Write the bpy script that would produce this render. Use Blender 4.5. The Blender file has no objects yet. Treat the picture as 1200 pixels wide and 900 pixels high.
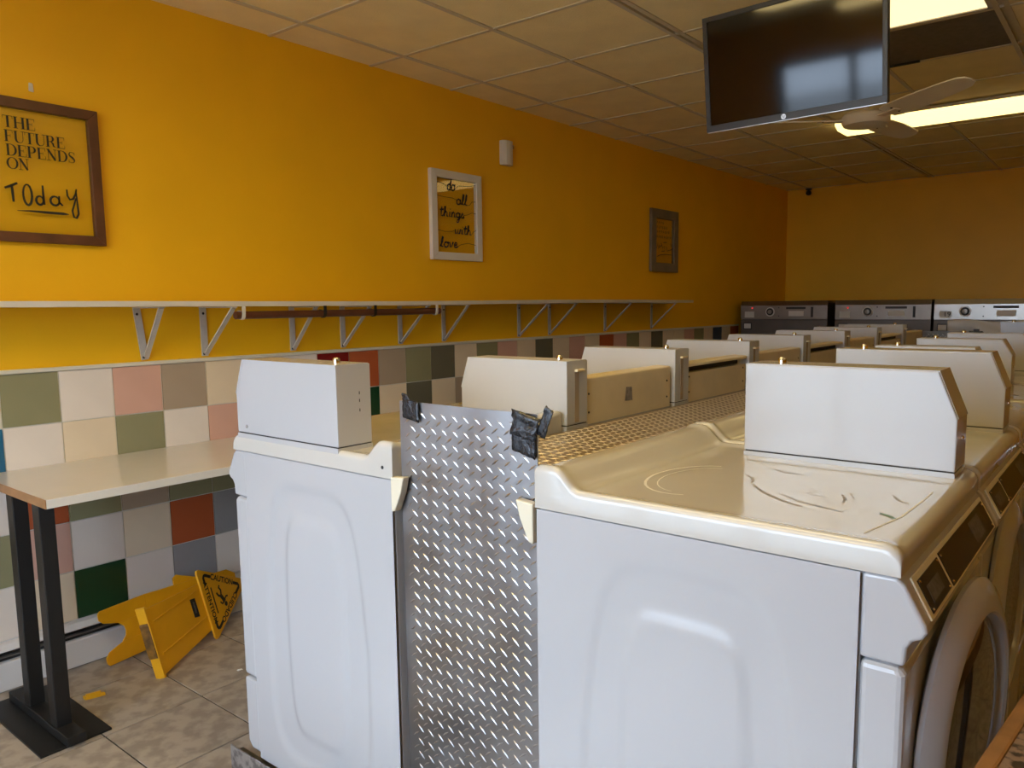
import bpy, bmesh, math, random
from mathutils import Vector, Matrix
random.seed(7)
SC = bpy.context.scene
COL = SC.collection
PI = math.pi

# ------------------------------------------------------------------ camera
CAM_POS = Vector((3.3436, 0.0, 1.4369))
YAW, PITCH, ROLL, FPX = 0.6673, -0.1161, -0.0105, 907.17
fw = Vector((-math.sin(YAW)*math.cos(PITCH), math.cos(YAW)*math.cos(PITCH), math.sin(PITCH)))
rt = Vector((math.cos(YAW), math.sin(YAW), 0)); up = rt.cross(fw)
rt2 = rt*math.cos(ROLL) + up*math.sin(ROLL); up2 = -rt*math.sin(ROLL) + up*math.cos(ROLL)
cd = bpy.data.cameras.new('camera'); cam = bpy.data.objects.new('camera', cd); COL.objects.link(cam)
cam.matrix_world = Matrix(((rt2.x, up2.x, -fw.x, CAM_POS.x), (rt2.y, up2.y, -fw.y, CAM_POS.y), (rt2.z, up2.z, -fw.z, CAM_POS.z), (0, 0, 0, 1)))
cd.sensor_fit = 'HORIZONTAL'; cd.sensor_width = 36.0
cd.lens = FPX/1200*36.0; cd.shift_x = -25.03/1200; cd.shift_y = 12.9/1200
cd.clip_start = 0.02; cd.clip_end = 200
SC.camera = cam

# ------------------------------------------------------------------ sky, exposure
W = bpy.data.worlds.new('overcast_sky'); SC.world = W; W.use_nodes = True
bg = W.node_tree.nodes['Background']
bg.inputs['Color'].default_value = (0.75, 0.90, 1.15, 1); bg.inputs['Strength'].default_value = 10.2
LAMP = 4.0
SC.view_settings.view_transform = 'Standard'; SC.view_settings.look = 'None'
SC.view_settings.exposure = 0.0; SC.view_settings.gamma = 1.0; SC.view_settings.use_curve_mapping = False
SC.cycles.use_denoising = True
SC.cycles.max_bounces = 10; SC.cycles.diffuse_bounces = 6; SC.cycles.glossy_bounces = 5
SC.cycles.transparent_max_bounces = 12; SC.cycles.sample_clamp_indirect = 6.0
SC.cycles.caustics_reflective = False; SC.cycles.caustics_refractive = False

RX, RY0, RY1, RH = 6.6, -0.95, 9.05, 2.71            # room: x 0..RX, y RY0..RY1, height
WX0, WX1, WZ0, WZ1 = 0.72, 3.22, 0.40, 2.38         # shop window in the front wall
pl = bpy.data.lights.new('window_portal', 'AREA'); pl.shape = 'RECTANGLE'; pl.size = WX1-WX0; pl.size_y = WZ1-WZ0
pl.cycles.is_portal = True
po = bpy.data.objects.new('window_portal', pl); COL.objects.link(po)
po.location = ((WX0+WX1)/2, RY0-0.02, (WZ0+WZ1)/2); po.rotation_euler = (PI/2, 0, PI)   # shines along +y

# ------------------------------------------------------------------ materials
def mat(name, col, rough=0.5, metal=0.0, var=0.0, vscale=6.0, bump=0.0, bscale=40.0, coat=0.0, col2=None, spec=0.5, emit=None, estr=0.0, thresh=None, rvar=0.0):
    m = bpy.data.materials.new(name); m.use_nodes = True
    nt = m.node_tree; b = nt.nodes['Principled BSDF']
    b.inputs['Base Color'].default_value = (*col, 1); b.inputs['Roughness'].default_value = rough
    b.inputs['Metallic'].default_value = metal; b.inputs['Coat Weight'].default_value = coat
    b.inputs['Coat Roughness'].default_value = 0.06
    b.inputs['Specular IOR Level'].default_value = spec
    if emit: b.inputs['Emission Color'].default_value = (*emit, 1); b.inputs['Emission Strength'].default_value = estr
    tc = None
    if var or col2 or bump or rvar:
        tc = nt.nodes.new('ShaderNodeTexCoord')
    if var or col2:
        n = nt.nodes.new('ShaderNodeTexNoise'); n.inputs['Scale'].default_value = vscale; n.inputs['Detail'].default_value = 6
        nt.links.new(tc.outputs['Object'], n.inputs['Vector'])
        r = nt.nodes.new('ShaderNodeValToRGB')
        lo, hi = (0.35, 0.65) if thresh is None else thresh
        r.color_ramp.elements[0].position = lo; r.color_ramp.elements[1].position = hi
        c2 = col2 if col2 else tuple(c*(1-var) for c in col)
        r.color_ramp.elements[0].color = (*c2, 1); r.color_ramp.elements[1].color = (*col, 1)
        nt.links.new(n.outputs['Fac'], r.inputs['Fac']); nt.links.new(r.outputs['Color'], b.inputs['Base Color'])
    if rvar:
        n3 = nt.nodes.new('ShaderNodeTexNoise'); n3.inputs['Scale'].default_value = 7; n3.inputs['Detail'].default_value = 5
        nt.links.new(tc.outputs['Object'], n3.inputs['Vector'])
        mr = nt.nodes.new('ShaderNodeMapRange'); mr.inputs[1].default_value = 0.35; mr.inputs[2].default_value = 0.7
        mr.inputs[3].default_value = rough; mr.inputs[4].default_value = rough+rvar
        nt.links.new(n3.outputs['Fac'], mr.inputs[0]); nt.links.new(mr.outputs[0], b.inputs['Roughness'])
    if bump:
        n2 = nt.nodes.new('ShaderNodeTexNoise'); n2.inputs['Scale'].default_value = bscale; n2.inputs['Detail'].default_value = 4
        nt.links.new(tc.outputs['Object'], n2.inputs['Vector'])
        bp = nt.nodes.new('ShaderNodeBump'); bp.inputs['Strength'].default_value = bump; bp.inputs['Distance'].default_value = 0.004
        nt.links.new(n2.outputs['Fac'], bp.inputs['Height']); nt.links.new(bp.outputs['Normal'], b.inputs['Normal'])
    return m

def glass_mat(name, tint=(1, 1, 1), ior=1.5):
    m = bpy.data.materials.new(name); m.use_nodes = True; nt = m.node_tree
    for n in list(nt.nodes): nt.nodes.remove(n)
    o = nt.nodes.new('ShaderNodeOutputMaterial'); mx = nt.nodes.new('ShaderNodeMixShader')
    t = nt.nodes.new('ShaderNodeBsdfTransparent'); t.inputs['Color'].default_value = (*tint, 1)
    g = nt.nodes.new('ShaderNodeBsdfGlossy'); g.inputs['Roughness'].default_value = 0.02
    lw = nt.nodes.new('ShaderNodeLayerWeight'); lw.inputs['Blend'].default_value = 0.5
    pw = nt.nodes.new('ShaderNodeMath'); pw.operation = 'POWER'; pw.inputs[1].default_value = 5.0
    f = nt.nodes.new('ShaderNodeMath'); f.operation = 'MULTIPLY_ADD'; f.inputs[1].default_value = 0.95; f.inputs[2].default_value = 0.045
    nt.links.new(lw.outputs['Facing'], pw.inputs[0]); nt.links.new(pw.outputs[0], f.inputs[0])
    nt.links.new(f.outputs[0], mx.inputs[0]); nt.links.new(t.outputs[0], mx.inputs[1]); nt.links.new(g.outputs[0], mx.inputs[2])
    nt.links.new(mx.outputs[0], o.inputs['Surface'])
    return m

def emit_mat(name, col, strength):
    m = bpy.data.materials.new(name); m.use_nodes = True; nt = m.node_tree
    b = nt.nodes['Principled BSDF']; b.inputs['Base Color'].default_value = (0.85, 0.82, 0.7, 1); b.inputs['Roughness'].default_value = 0.35
    b.inputs['Emission Color'].default_value = (*col, 1); b.inputs['Emission Strength'].default_value = strength
    return m

M = {}
M['wall'] = mat('yellow_wall_paint', (0.90, 0.48, 0.004), 0.5, var=0.05, vscale=3, bump=0.12, bscale=90)
M['ceil_tile'] = mat('ceiling_tile', (0.93, 0.79, 0.43), 0.9, var=0.08, vscale=5, bump=0.5, bscale=160)
M['ceil_bar'] = mat('ceiling_grid_paint', (0.60, 0.53, 0.38), 0.5)
M['plenum'] = mat('plenum_dark', (0.10, 0.09, 0.08), 0.9)
M['grout_floor'] = mat('dark_floor_grout', (0.055, 0.05, 0.045), 0.9)
M['floor_tile'] = mat('slate_floor_tile', (0.41, 0.345, 0.27), 0.42, col2=(0.29, 0.24, 0.185), vscale=15, bump=0.25, bscale=25, thresh=(0.42, 0.56))
M['grout_wall'] = mat('wall_tile_grout', (0.58, 0.55, 0.47), 0.8)
M['trim'] = mat('cream_tile_trim', (0.66, 0.62, 0.50), 0.35)
T = {'w': (0.76, 0.68, 0.59), 'c': (0.74, 0.61, 0.43), 'p': (0.64, 0.38, 0.29), 't': (0.40, 0.31, 0.22), 'g': (0.27, 0.255, 0.14),
     'd': (0.012, 0.055, 0.022), 'o': (0.43, 0.10, 0.035), 'r': (0.20, 0.008, 0.008), 'a': (0.30, 0.29, 0.285), 'b': (0.02, 0.12, 0.22), 'n': (0.012, 0.016, 0.03), 'v': (0.14, 0.13, 0.09)}
for k, c in T.items(): M['tile_'+k] = mat('wall_tile_'+k, c, 0.16, var=0.05, vscale=4)
M['enamel'] = mat('white_enamel', (0.46, 0.46, 0.465), 0.22, coat=0.35, var=0.02, vscale=2)
M['lid'] = mat('white_lid_enamel', (0.53, 0.508, 0.46), 0.13, coat=0.5, rvar=0.12)
M['cream'] = mat('aged_warm_lit_enamel', (0.86, 0.73, 0.47), 0.32, var=0.10, vscale=8)  # aged enamel, with the warm light on it put into the cream
M['boxwhite'] = mat('white_meter_box_enamel', (0.58, 0.58, 0.57), 0.3, var=0.03, vscale=4)
M['seam'] = mat('dark_seam', (0.02, 0.02, 0.022), 0.8)
M['scuff'] = mat('grey_scuff', (0.33, 0.30, 0.27), 0.5, var=0.4, vscale=60)
M['scuff_green'] = mat('green_scuff', (0.18, 0.30, 0.25), 0.5, var=0.3, vscale=60)
M['white_streak'] = mat('pale_streak', (0.70, 0.68, 0.63), 0.5)
M['blackgloss'] = mat('black_control_plastic', (0.010, 0.010, 0.011), 0.3, spec=0.3)
M['keypad'] = mat('grey_keypad_print', (0.12, 0.12, 0.125), 0.4, var=0.5, vscale=90)
M['plastic'] = mat('ivory_plastic', (0.72, 0.66, 0.50), 0.35)
M['chrome'] = mat('chrome_metal', (0.75, 0.74, 0.72), 0.15, 1.0)
M['doorglass'] = mat('dark_door_glass', (0.045, 0.035, 0.022), 0.05, coat=0.6)
M['alu'] = mat('diamond_plate_aluminium', (0.44, 0.445, 0.455), 0.30, 1.0, rvar=0.15, col2=(0.36, 0.365, 0.375), vscale=5)
M['alulug'] = mat('diamond_plate_lug_metal', (0.55, 0.555, 0.56), 0.28, 1.0)
M['alu_warm'] = mat('dull_tread_plate', (0.52, 0.43, 0.32), 0.38, 1.0, rvar=0.15)
M['warmlug'] = mat('dull_tread_lug_metal', (0.88, 0.80, 0.68), 0.3, 0.85)
M['tape'] = mat('black_duct_tape', (0.018, 0.019, 0.022), 0.25, bump=0.6, bscale=120)
M['galv'] = mat('dusty_galvanised_steel', (0.30, 0.29, 0.27), 0.5, 0.7, var=0.45, vscale=14)
M['kick'] = mat('scuffed_kick_plate', (0.52, 0.53, 0.55), 0.35, 0.8, col2=(0.25, 0.25, 0.27), vscale=38, thresh=(0.42, 0.55))
M['concrete'] = mat('concrete_curb', (0.22, 0.21, 0.19), 0.9, var=0.2, bump=0.3)
M['wood_frame'] = mat('brown_frame_wood', (0.135, 0.048, 0.018), 0.42, var=0.35, vscale=12)
M['white_frame'] = mat('white_frame_paint', (0.70, 0.66, 0.58), 0.45, var=0.06)
M['grey_frame'] = mat('grey_frame_wood', (0.20, 0.165, 0.12), 0.5, var=0.25, vscale=10)
M['ink'] = mat('black_lettering_ink', (0.010, 0.008, 0.010), 0.5)
M['navyink'] = mat('navy_lettering_ink', (0.010, 0.010, 0.028), 0.5)
M['faint_ink'] = mat('thin_ink', (0.05, 0.03, 0.012), 0.5)
M['pane'] = glass_mat('picture_glass', (0.97, 0.97, 0.95))
M['wpane'] = glass_mat('window_glass', (0.95, 0.97, 0.97))
M['shelf'] = mat('cream_shelf_paint', (0.66, 0.60, 0.48), 0.45, var=0.08)
M['bracket'] = mat('grey_cream_bracket_paint', (0.56, 0.51, 0.43), 0.4, var=0.10, vscale=30)
M['rod'] = mat('dark_wooden_rod', (0.115, 0.036, 0.014), 0.38, var=0.3, vscale=15)
M['laminate'] = mat('white_table_laminate', (0.70, 0.67, 0.60), 0.18, var=0.03)
M['edgewood'] = mat('oak_edge_band', (0.36, 0.17, 0.055), 0.4, var=0.25, vscale=20)
M['blacksteel'] = mat('black_painted_steel', (0.008, 0.008, 0.008), 0.5, var=0.3, vscale=20)
M['heater'] = mat('white_heater_enamel', (0.66, 0.65, 0.64), 0.3, var=0.03)
M['dark'] = mat('dark_slot', (0.012, 0.012, 0.012), 0.6)
M['sign'] = mat('yellow_sign_plastic', (0.80, 0.40, 0.010), 0.38, var=0.08, vscale=12)
M['signhollow'] = mat('dark_hollow_sign_plastic', (0.30, 0.14, 0.015), 0.55, col2=(0.10, 0.05, 0.01), vscale=30)  # brown that paints the darkness inside the hollow sign foot
M['tvbody'] = mat('black_television_plastic', (0.014, 0.014, 0.014), 0.4)
M['tvscreen'] = mat('dark_glossy_screen', (0.005, 0.005, 0.005), 0.07, spec=0.45)
M['silver'] = mat('silver_trim', (0.62, 0.62, 0.62), 0.3, 0.7)
M['fan'] = mat('ivory_fan_paint', (0.84, 0.76, 0.60), 0.4, var=0.06)
M['vent'] = mat('brown_grey_vent_panel', (0.16, 0.14, 0.13), 0.7, var=0.2, vscale=30, bump=0.3, bscale=200)
M['lamp'] = emit_mat('lit_fluorescent_lens', (1.0, 0.74, 0.26), LAMP*0.65)
M['lamp2'] = emit_mat('lit_prismatic_lens', (1.0, 0.80, 0.45), LAMP*0.36)
M['lamp_fill'] = emit_mat('added_fill_light_lens', (1.0, 0.74, 0.30), LAMP*2.9)  # stronger lens for the two unseen fixtures added as warm fill
M['lampmetal'] = mat('white_fixture_metal', (0.60, 0.56, 0.48), 0.4)
M['steel'] = mat('stainless_steel', (0.27, 0.235, 0.20), 0.36, 0.9, var=0.15, vscale=5)
M['steel_dark'] = mat('dark_stainless_front', (0.12, 0.10, 0.085), 0.42, 0.8, var=0.15, vscale=5)
M['steel_light'] = mat('bright_stainless_steel', (0.46, 0.43, 0.385), 0.33, 0.9, var=0.1, vscale=5)
M['led'] = mat('red_led', (0.6, 0.02, 0.02), 0.4, emit=(1.0, 0.05, 0.04), estr=1.0)
M['label'] = mat('pale_label', (0.55, 0.52, 0.46), 0.5)
M['film'] = mat('milky_plastic_film', (0.62, 0.62, 0.62), 0.3, coat=0.3)
M['granite'] = mat('brown_patterned_laminate', (0.26, 0.17, 0.115), 0.3, col2=(0.045, 0.028, 0.02), vscale=55, thresh=(0.44, 0.56))
M['sensor'] = mat('white_sensor_plastic', (0.66, 0.62, 0.52), 0.4)
M['asphalt'] = mat('pale_concrete_pavement', (0.42, 0.41, 0.39), 0.9, var=0.2, vscale=2)
M['bulkhead'] = mat('window_frame_metal', (0.25, 0.24, 0.22), 0.4, 0.6)
M['paper'] = mat('white_paper_scrap', (0.75, 0.75, 0.72), 0.7)

# ------------------------------------------------------------------ mesh helpers
class MB:
    def __init__(s): s.v = []; s.f = []
    def add(s, vs, fs):
        o = len(s.v); s.v += [tuple(v) for v in vs]; s.f += [tuple(i+o for i in f) for f in fs]; return s
    def box(s, x0, x1, y0, y1, z0, z1):
        return s.add([(x0, y0, z0), (x1, y0, z0), (x1, y1, z0), (x0, y1, z0), (x0, y0, z1), (x1, y0, z1), (x1, y1, z1), (x0, y1, z1)],
                     [(0, 3, 2, 1), (4, 5, 6, 7), (0, 1, 5, 4), (1, 2, 6, 5), (2, 3, 7, 6), (3, 0, 4, 7)])
    def prism(s, poly, fn, a0, a1):
        n = len(poly)
        vs = [fn(p, q, a0) for p, q in poly] + [fn(p, q, a1) for p, q in poly]
        fs = [tuple(range(n)), tuple(range(2*n-1, n-1, -1))] + [(i, i+n, (i+1) % n+n, (i+1) % n) for i in range(n)]
        return s.add(vs, fs)
    def obox(s, c, ax, ay, az, hx, hy, hz):
        c = Vector(c); ax, ay, az = Vector(ax).normalized(), Vector(ay).normalized(), Vector(az).normalized()
        vs = [c+ax*(i*hx)+ay*(j*hy)+az*(k*hz) for k in (-1, 1) for i, j in ((-1, -1), (1, -1), (1, 1), (-1, 1))]
        return s.add(vs, [(0, 3, 2, 1), (4, 5, 6, 7), (0, 1, 5, 4), (1, 2, 6, 5), (2, 3, 7, 6), (3, 0, 4, 7)])
    def bar(s, p0, p1, w, h, side=(0, 1, 0)):
        p0, p1 = Vector(p0), Vector(p1); d = (p1-p0); L = d.length; d.normalize()
        sd = Vector(side); sd = (sd-d*sd.dot(d)).normalized()
        return s.obox((p0+p1)/2, d, sd, d.cross(sd), L/2, w/2, h/2)
    def tube(s, pts, r, n=12, cap=True):
        pts = [Vector(p) for p in pts]; rings = []
        rs = r if isinstance(r, (list, tuple)) else [r]*len(pts)
        for i, p in enumerate(pts):
            d = (pts[min(i+1, len(pts)-1)]-pts[max(i-1, 0)]).normalized()
            a = d.orthogonal().normalized() if i == 0 else (a-d*a.dot(d)).normalized()
            b = d.cross(a)
            rings.append([p+(a*math.cos(2*PI*k/n)+b*math.sin(2*PI*k/n))*rs[i] for k in range(n)])
        vs = [v for R in rings for v in R]
        fs = [(i*n+k, i*n+(k+1) % n, (i+1)*n+(k+1) % n, (i+1)*n+k) for i in range(len(pts)-1) for k in range(n)]
        if cap: fs += [tuple(range(n-1, -1, -1)), tuple((len(pts)-1)*n+k for k in range(n))]
        return s.add(vs, fs)
    def lathe(s, prof, c, axis=(0, 0, 1), n=32, ang=None):
        c = Vector(c); ax = Vector(axis).normalized(); a = ax.orthogonal().normalized(); b = ax.cross(a)
        vs = [c+ax*h+(a*math.cos(2*PI*k/n)+b*math.sin(2*PI*k/n))*r for r, h in prof for k in range(n)]
        fs = [(i*n+k, i*n+(k+1) % n, (i+1)*n+(k+1) % n, (i+1)*n+k) for i in range(len(prof)-1) for k in range(n)]
        if prof[0][0] > 1e-6: fs.append(tuple(range(n-1, -1, -1)))
        if prof[-1][0] > 1e-6: fs.append(tuple((len(prof)-1)*n+k for k in range(n)))
        return s.add(vs, fs)
    def grid(s, fn, nu, nv):
        vs = [fn(i/nu, j/nv) for i in range(nu+1) for j in range(nv+1)]; m = nv+1
        return s.add(vs, [(i*m+j, (i+1)*m+j, (i+1)*m+j+1, i*m+j+1) for i in range(nu) for j in range(nv)])
    def ribbon(s, pts, fn):
        # pts: (a, b, width) in a plane, fn maps (a, b) to 3D
        L = []; R = []
        for i, (a, b, w) in enumerate(pts):
            p, q = pts[max(i-1, 0)], pts[min(i+1, len(pts)-1)]
            dx, dy = q[0]-p[0], q[1]-p[1]; l = math.hypot(dx, dy) or 1
            nx, ny = -dy/l*w/2, dx/l*w/2
            L.append(fn(a+nx, b+ny)); R.append(fn(a-nx, b-ny))
        n = len(pts)
        return s.add(L+R, [(i, i+n, i+1+n, i+1) for i in range(n-1)])
    def mesh(s, name, material, smooth=None):
        me = bpy.data.meshes.new(name); me.from_pydata(s.v, [], s.f)
        bm = bmesh.new(); bm.from_mesh(me); bmesh.ops.recalc_face_normals(bm, faces=bm.faces); bm.to_mesh(me); bm.free()
        me.materials.append(material)
        if smooth is not None:
            for p in me.polygons: p.use_smooth = True
            me.set_sharp_from_angle(angle=math.radians(smooth))
        me.update(); return me
    def build(s, name, m, parent=None, off=None, bevel=0.0, smooth=None, seg=2):
        if off is None: off = parent.location if parent is not None else (0, 0, 0)
        o3 = Vector(off)
        if o3.length: s.v = [tuple(Vector(v)-o3) for v in s.v]
        me = s.mesh(name, m if not isinstance(m, str) else M[m], smooth)
        return obj(name, me, parent, bevel, seg)

def obj(name, me, parent=None, bevel=0.0, seg=2):
    o = bpy.data.objects.new(name, me); COL.objects.link(o)
    if parent is not None: o.parent = parent
    if bevel:
        b = o.modifiers.new('bevel', 'BEVEL'); b.width = bevel; b.segments = seg; b.limit_method = 'ANGLE'; b.angle_limit = math.radians(40)
    return o
def tag(o, label, cat, group=None):
    o['label'] = label; o['category'] = cat
    if group: o['group'] = group
    return o
def thing(name, label, cat, loc=(0, 0, 0), group=None):
    o = bpy.data.objects.new(name, None); COL.objects.link(o); o.location = loc; o.empty_display_size = 0.1
    return tag(o, label, cat, group)
def struct(o):
    o['kind'] = 'structure'; return o
def B(*a): return MB().box(*a)
def text_mesh(txt, size, fn, extrude=0.0, bold=0.0):
    cu = bpy.data.curves.new('lettering', 'FONT'); cu.body = txt; cu.size = size; cu.offset = bold; cu.resolution_u = 3
    cu.align_x = 'CENTER'; cu.align_y = 'CENTER'
    t = bpy.data.objects.new('lettering_source', cu); COL.objects.link(t)
    dg = bpy.context.evaluated_depsgraph_get(); dg.update()
    me = bpy.data.meshes.new_from_object(t.evaluated_get(dg))
    bpy.data.objects.remove(t); bpy.data.curves.remove(cu)
    mb = MB(); mb.add([fn(v.co.x, v.co.y) for v in me.vertices], [tuple(p.vertices) for p in me.polygons])
    bpy.data.meshes.remove(me); return mb

# ------------------------------------------------------------------ setting: floor
fl = struct(B(0, RX, RY0, RY1, -0.05, -0.004).build('floor', 'grout_floor'))
FX = [0.0, 0.287, 0.665, 1.036, 1.409, 1.782]; FYP, FY0 = 0.343, 1.037
tile_cache = {}
def floor_tile(x0, x1, y0, y1):
    g = 0.0035; k = (round(x1-x0, 4), round(y1-y0, 4))
    if k not in tile_cache:
        tile_cache[k] = MB().box(g-k[0]/2, k[0]/2-g, g-k[1]/2, k[1]/2-g, -0.006, 0.0).mesh('floor_tile', M['floor_tile'])
    o = obj('floor_tile', tile_cache[k], fl); o.location = ((x0+x1)/2, (y0+y1)/2, 0)
for i in range(len(FX)-1):
    for j in range(-4, 20):
        y0 = FY0+j*FYP
        if FX[i] < 1.2 and y0 < 7.4: floor_tile(FX[i], FX[i+1], y0, y0+FYP)
mb = MB()
for i in range(13):
    for j in range(-9, 24):
        x0 = 1.782+0.373*i; y0 = FY0+j*FYP
        if x0+0.373 < RX+.2 and y0 > RY0 and y0+FYP < RY1: mb.box(x0+.0035, min(x0+.3695, RX), y0+.0035, y0+FYP-.0035, -0.006, 0.0)
for i in range(5):
    for j in list(range(-9, -4))+list(range(20, 23)):
        y0 = FY0+j*FYP
        if y0 > RY0: mb.box(FX[i]+.0035, FX[i+1]-.0035, y0+.0035, y0+FYP-.0035, -0.006, 0.0)
o = mb.build('floor_tile_field', 'floor_tile', fl); o['kind'] = 'stuff'

# ceiling: slab, grid bars, tiles
ce = struct(B(-0.1, RX+.1, RY0-.1, RY1+.1, RH+0.10, RH+0.2).build('ceiling', 'plenum'))
CX = [0.0, 0.259, 0.869, 1.485, 1.525, 2.135, 2.745, 2.785, 3.395, 4.005, 4.045, 4.655, 5.265, 5.305, 5.915, RX]
CY = [RY0] + [2.2518+0.6125*n for n in range(-7, 12)]
CY = [y for y in CY if y < RY1-0.02] + [RY1]
CY = sorted(set(CY))
for x in CX[1:-1]:
    B(x-.011, x+.011, RY0, RY1, RH, RH+.03).build('grid_bar', 'ceil_bar', ce)
for y in CY[1:-1]:
    B(0, RX, y-.010, y+.010, RH+.0015, RH+.03).build('grid_bar', 'ceil_bar', ce)
ct_cache = {}
skip = []
for i in range(len(CX)-1):
    for j in range(len(CY)-1):
        x0, x1, y0, y1 = CX[i], CX[i+1], CY[j], CY[j+1]
        if x1-x0 < 0.1: 
            B(x0, x1, y0, y1, RH+.012, RH+.02).build('filler_strip', 'ceil_bar', ce); continue
        xm, ym = (x0+x1)/2, (y0+y1)/2
        if 2.135 < xm < 2.745 and 3.47 < ym < 4.71: continue
        k = (round(x1-x0, 3), round(y1-y0, 3))
        if k not in ct_cache:
            ct_cache[k] = MB().box(-k[0]/2, k[0]/2, -k[1]/2, k[1]/2, 0, .02).mesh('ceiling_tile', M['ceil_tile'])
        t = obj('ceiling_tile', ct_cache[k], ce); t.location = (xm, ym, RH+.006)

# walls
wl = struct(B(-0.12, -0.0035, RY0, RY1, 0, RH+.1).build('wall_left', 'grout_wall'))
TZ, TS, TY0 = 1.198, 0.2032, 1.2272           # top of the tiling, tile pitch, seam zero
B(-0.02, 0.0, RY0, RY1, TZ+.016, RH+.1).build('plaster', 'wall', wl)
struct(B(-0.012, 0.010, RY0, 7.72, TZ, TZ+.016).build('trim_1', 'trim', bevel=.003))
# colour letters from tile -2 on (w white, c cream, p pink, t taupe, g green, d dark green, o orange, r red, a grey, b blue, n navy, v olive)
R0 = 'wgwptccwrotgvcgpcvcpcopgcvccpgcncocc'
R1 = 'bwcgwpcwcdcvcttwgcpwcgwcpwgctwcgwpcw'
R2 = 'woggtgtacwpgcwtcogwcpwtcgwpcwtcgwpcw'.replace('woggt', 'wogtg', 1)
R3 = 'gpwcoawcgpwtcwgcpwcgwtcpwgcwtcpwgcwc'
R4 = 'wcdwawcpgwtcwgpcwtcgwpcwdcwgpcwtcgwc'
tcache = {}
def wall_tile(c, y, z, s0=0.0):
    if c not in tcache:
        g = 0.0022; h = TS/2-g
        tcache[c] = MB().box(-0.010, 0.0, -h, h, -h, h).mesh('wall_tile', M['tile_'+c])
    t = obj('wall_tile', tcache[c], wl); t.location = (0, y, z)
for k, R in enumerate((R0, R1, R2, R3, R4)):
    for n in range(-8, 32):
        i = n+2
        c = R[i] if 0 <= i < len(R) else 'wcgpt'[(n*3+k*2) % 5]
        wall_tile(c, TY0+(n+.5)*TS, TZ-(k+.5)*TS)
B(-0.010, -0.001, RY0, RY1, 0.0, TZ-5*TS).build('lower_plaster', 'heater', wl)
B(-0.013, -0.001, 7.74, RY1, 0.0, TZ+.016).build('plaster', 'wall', wl)
wb = struct(B(-.12, RX+.12, RY1, RY1+.12, 0, RH+.1).build('wall_back', 'wall'))
wr = struct(B(RX, RX+.12, RY0, RY1, 0, RH+.1).build('wall_right', 'wall'))
wf = struct(B(-.12, RX+.12, RY0-.15, RY0, 0, WZ0).box(-.12, RX+.12, RY0-.15, RY0, WZ1, RH+.1).box(-.12, WX0, RY0-.15, RY0, WZ0, WZ1).box(WX1, RX+.12, RY0-.15, RY0, WZ0, WZ1).build('wall_front', 'wall'))
w1 = struct(MB().box(WX0, WX1, RY0-.12, RY0-.04, WZ0, WZ0+.05).box(WX0, WX1, RY0-.12, RY0-.04, WZ1-.05, WZ1).box(WX0, WX0+.05, RY0-.12, RY0-.04, WZ0, WZ1).box(WX1-.05, WX1, RY0-.12, RY0-.04, WZ0, WZ1).build('window_1', 'bulkhead'))
for i in range(4):
    xa = WX0+(WX1-WX0)*i/4; xb = WX0+(WX1-WX0)*(i+1)/4
    if i: B(xa-.025, xa+.025, RY0-.12, RY0-.04, WZ0, WZ1).build('mullion', 'bulkhead', w1)
    B(xa+.02, xb-.02, RY0-.083, RY0-.077, WZ0+.02, WZ1-.02).build('window_pane', 'wpane', w1)
st = struct(B(-60, 66, -80, RY0-.15, -0.2, -0.06).build('street_pavement', 'asphalt'))

# ------------------------------------------------------------------ machines
ZB = 0.055       # top of the curb
MW, PITCHY = 0.686, 0.70
LX, RXB, MY0 = 1.952, 2.385, 1.218
def sm(a, b, x):
    t = max(0, min(1, (x-a)/(b-a))); return t*t*(3-2*t)
ZL = 1.024       # underside of the lid
def lid_fn(flat):
    def fn(p, q):
        u = p*0.696; v = q*MW
        z = 1.066
        if not flat:
            z += 0.042*(1-sm(0.045, 0.105, u))
            z += 0.007*(1-sm(0.004, 0.045, min(v, MW-v)))
        r = 0.016; d = min(v, MW-v, u)
        if d < r: z -= r-math.sqrt(max(0, r*r-(r-d)**2))
        df = 0.696-u; r2 = 0.030
        if df < r2: z -= 0.8*(r2-math.sqrt(max(0, r2*r2-(r2-df)**2)))
        return (u, v, z-ZB)
    return fn
def nonuni(n, ends):
    # parameter values denser near both ends
    t = [0.5-0.5*math.cos(PI*i/n) for i in range(n+1)]
    return t
def lid_mesh(flat, m):
    fn = lid_fn(flat); A = nonuni(56, 0); Bv = nonuni(40, 0); mb = MB()
    vs = [fn(a, b) for a in A for b in Bv]; w = len(Bv)
    fs = [(i*w+j, (i+1)*w+j, (i+1)*w+j+1, i*w+j+1) for i in range(len(A)-1) for j in range(w-1)]
    mb.add(vs, fs)
    # skirt
    ring = [fn(a, 0) for a in A]+[fn(1, b) for b in Bv[1:]]+[fn(a, 1) for a in A[::-1][1:]]+[fn(0, b) for b in Bv[::-1][1:-1]]
    n = len(ring); low = [(x, y, ZL-ZB) for x, y, z in ring]
    mb.add(ring+low, [(i, (i+1) % n, (i+1) % n+n, i+n) for i in range(n)]+[tuple(range(n, 2*n))])
    bm = bmesh.new(); me = mb.mesh('lid', M[m]); bm.from_mesh(me); bmesh.ops.remove_doubles(bm, verts=bm.verts, dist=1e-5); bmesh.ops.recalc_face_normals(bm, faces=bm.faces); bm.to_mesh(me); bm.free()
    for p in me.polygons: p.use_smooth = True
    me.set_sharp_from_angle(angle=math.radians(60)); return me
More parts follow.
